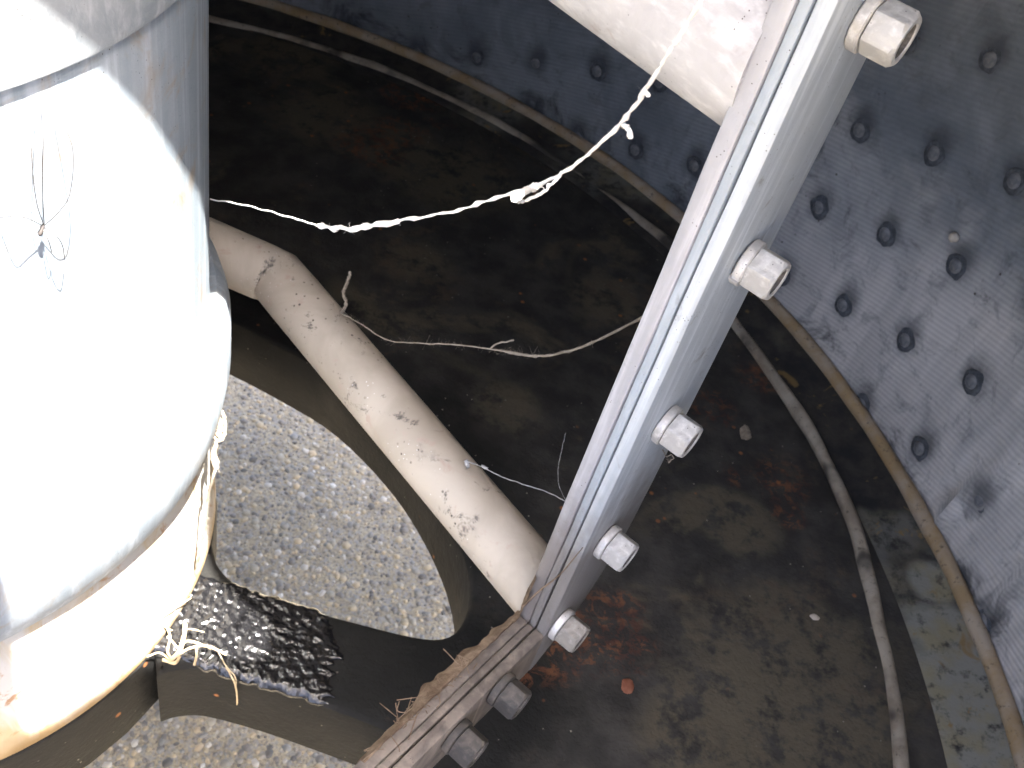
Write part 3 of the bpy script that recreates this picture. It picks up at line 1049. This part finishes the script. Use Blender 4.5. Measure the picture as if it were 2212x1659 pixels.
# matted web hanging on the right side of the hub
bm = bmesh.new()
def hs(px, py, dt=0):
    """a point just in front of the hub's right flank"""
    return sight(px, py, .64 + dt)
strand(bm, [hs(474, 880), hs(484, 900), hs(487, 925), hs(480, 950), hs(466, 948), hs(458, 930), hs(466, 905), hs(474, 880)], .0011, 31, lumps=.6)
strand(bm, [hs(470, 900), hs(476, 925), hs(470, 945)], .0022, 32)
strand(bm, [hs(480, 905), hs(474, 930), hs(478, 948)], .0016, 33)
Qh = strand(bm, [hs(470, 948), hs(462, 975), hs(470, 1000), hs(460, 1030), hs(448, 1080, .02), hs(440, 1150, .04), hs(428, 1210, .06), hs(420, 1262, .08)], .0011, 34, lumps=.4)
strand(bm, [hs(466, 960), hs(460, 990), hs(468, 1012)], .0018, 35)
strand(bm, [hs(420, 1262, .08), hs(424, 1300, .085), hs(424, 1340, .09), hs(436, 1368, .095), hs(448, 1400, .10)], .0010, 36, lumps=.4)
fuzz(bm, Qh, 40, .004, .0001, 8)
tag(obj('cobweb_strand', bm, M_WEB_DULL, None, R(70), base=tuple(hs(470, 948))), 'matted tan cobweb hanging down the right side of the sunlit hub', 'cobweb')

# dry stalks at the foot of the hub, lying on the tar
bm = bmesh.new()
def ts(px, py, up=.006):
    d = sight(px, py, 1)
    return d * ((FZ + up) / d.z)
S_ = [([(370, 1425, .012), (388, 1405, .02), (398, 1372, .016), (400, 1350, .008)], .0026), ([(372, 1425, .012), (362, 1405, .018), (368, 1378, .014), (360, 1352, .01)], .0014),
      ([(378, 1420, .016), (410, 1400, .022), (440, 1394, .02), (455, 1400, .012)], .0016), ([(392, 1400, .018), (402, 1385, .022), (425, 1388, .022), (442, 1396, .018)], .0013),
      ([(452, 1396, .016), (472, 1405, .012), (488, 1414, .008)], .0015), ([(366, 1424, .012), (345, 1410, .012), (318, 1418, .01)], .0010),
      ([(425, 1402, .02), (424, 1420, .012), (420, 1436, .006)], .0015), ([(362, 1375, .014), (376, 1390, .016), (386, 1402, .016)], .0012),
      ([(330, 1340, .018), (352, 1352, .014), (372, 1362, .01)], .0009), ([(395, 1358, .01), (420, 1360, .016), (440, 1365, .01)], .0008),
      ([(352, 1425, .01), (378, 1432, .012), (388, 1418, .012)], .0020), ([(488, 1440, .006), (505, 1470, .002), (512, 1500, -.02), (512, 1530, -.05)], .0010),
      ([(470, 1406, .01), (490, 1440, .008), (508, 1462, .004), (510, 1480, -.006)], .0007), ([(356, 1330, .02), (380, 1312, .02), (412, 1292, .014)], .0008)]
for i, (pp, r) in enumerate(S_):
    strand(bm, [ts(*p) for p in pp], r * .62, 40 + i, 6, lumps=.25, jit=.0003)
tag(obj('dry_stalks', bm, M_STALK, None, R(70), base=tuple(ts(372, 1425, .0))), 'small tangle of dry straw stalks on the wet tar', 'stalks')

# felted dust hanging along the lower bar of the flange
def felt():
    bm = bmesh.new()
    n = 80
    rows = []
    for i in range(n + 1):
        t = i / n
        if t < .22:
            s_ = t / .22
            pu, pz, up = UF + .001, -.470 + (ZT + .470) * s_, 0
        else:
            s_ = (t - .22) / .78
            pu, pz, up = UF + .001 + .135 * s_, ZT + rise(UF + .135 * s_) + .001, 1
        w = (.0003 + .0052 * min(1, t / .5)) * (1 + .8 * fz((t * 7, 3, 0)) + .5 * fz((t * 23, 3, 4)))
        if t > .66:
            w *= max(.2, 1 - (t - .66) * 2.4)
        row = []
        for j in range(6):
            q = j / 5
            v = .0185 + q * (.0025 + w) + .0008 * fz((t * 26, q * 4, 2))
            lift = .0012 * (1 - q) + .0010 * fz((t * 34, q * 6, 7)) - q * q * .005
            row.append(bm.verts.new(fl(pu + (0 if up else lift), pz + (lift if up else -.0), v)))
        rows.append(row)
    for a, b in zip(rows, rows[1:]):
        for j in range(5):
            bm.faces.new((a[j], a[j + 1], b[j + 1], b[j]))
    r = bmesh.ops.extrude_face_region(bm, geom=bm.faces[:])
    for v in r['geom']:
        if isinstance(v, bmesh.types.BMVert):
            v.co.z -= .0016
    bmesh.ops.recalc_face_normals(bm, faces=bm.faces)
    # loose fibres
    for i in range(34):
        u_ = UF + random.uniform(.05, .14)
        a = fl(u_, ZT + rise(u_) + .001, random.uniform(.016, .024))
        tube(bm, catmull([a, a + Vector((random.uniform(-.006, .006), random.uniform(-.006, .006), random.uniform(-.004, .004))),
                          a + Vector((random.uniform(-.012, .012), random.uniform(-.012, .012), random.uniform(-.010, .004)))], 4), .00028, 4)
    tube(bm, catmull([fl(UF + .003, -.50, .019), fl(UF + .0035, -.475, .013), fl(UF + .003, -.45, .006), fl(UF + .002, -.42, .001)], 6), lambda i, t: .0009 * (1 - .75 * t), 6)
    tag(obj('dust_felt', bm, M_DUST, None, R(70), base=tuple(fl(-.25, ZT, .02))), 'ragged strip of brown felted dust clinging to the bent lower bar of the flange', 'dust')
felt()

# a long-legged spider on the sunlit hub
def on_hub(px, py, lift):
    d = sight(px, py, 1)
    a = d.x ** 2 + d.y ** 2
    b = -2 * (d.x * HC.x + d.y * HC.y)
    c = HC.length_squared - (HR + lift) ** 2
    t = (-b - math.sqrt(b * b - 4 * a * c)) / (2 * a)
    return d * t
bm = bmesh.new()
tube(bm, [on_hub(94, 484, .004), on_hub(92, 490, .004), on_hub(90, 496, .004), on_hub(87, 504, .004), on_hub(86, 510, .004)],
     lambda i, t: (.0004, .0009, .0007, .0011, .0004)[i], 8)
legs = [[(95, 487, .004), (78, 430, .010), (68, 320, .012), (75, 240, .003)], [(96, 487, .004), (92, 400, .011), (94, 300, .013), (90, 205, .003)],
        [(97, 487, .004), (130, 455, .010), (152, 415, .012), (157, 320, .012), (118, 232, .003)], [(93, 488, .004), (60, 472, .008), (30, 468, .010), (0, 470, .003)],
        [(95, 492, .004), (118, 505, .010), (135, 530, .010), (140, 560, .003)], [(92, 494, .004), (105, 520, .008), (112, 545, .004)]]
for l in legs:
    tube(bm, catmull([on_hub(*p) for p in l], 6), .00019, 5)
tag(obj('spider', bm, M_SPIDER, None, R(70), base=tuple(on_hub(92, 490, .004))), 'thin long legged dark spider on the sunlit white hub', 'spider')

# small crumbs
def crumb(name, c, size, seed, mat, label, cat):
    bm = bmesh.new()
    bmesh.ops.create_icosphere(bm, subdivisions=2, radius=1)
    for v in bm.verts:
        k = 1 + .3 * mnoise.noise(v.co * 1.6 + Vector((seed, 0, 0)))
        v.co = Vector((v.co.x * size[0] * k, v.co.y * size[1] * k, v.co.z * size[2] * k)) + c
    tag(obj(name, bm, mat, None, R(50), base=tuple(c)), label, cat)
th = R(32.0)
crumb('crumb', Vector((TC.x + (TR - .003) * math.cos(th), TC.y + (TR - .003) * math.sin(th), -.435)), (.0045, .0045, .0045), 1, M_CRUMB,
      'pale round crumb stuck high on the woven liner at right', 'crumb')
crumb('paint_flake', floor_pt(1610, 935), (.0055, .0105, .0014), 2, M_WEB_DULL, 'thin pale flake lying on the black floor right of the flange', 'flake')
crumb('paint_flake', floor_pt(1355, 1482), (.0055, .0065, .0008), 3, mat_plain('rust_flake', (.20, .07, .04), (.28, .12, .07), 90), 'reddish rust flake on the floor right of the bent lower bar', 'flake')
crumb('paint_flake', floor_pt(1760, 1333), (.004, .003, .0014), 4, M_CRUMB, 'tiny pinkish flake on the floor beside the inner bead', 'flake')

# everything was laid out from camera height: lift it so that the ground is z = 0
for o in COL.objects:
    if o.parent is None and o.type in {'MESH', 'EMPTY'}:
        o.location.z += ZO
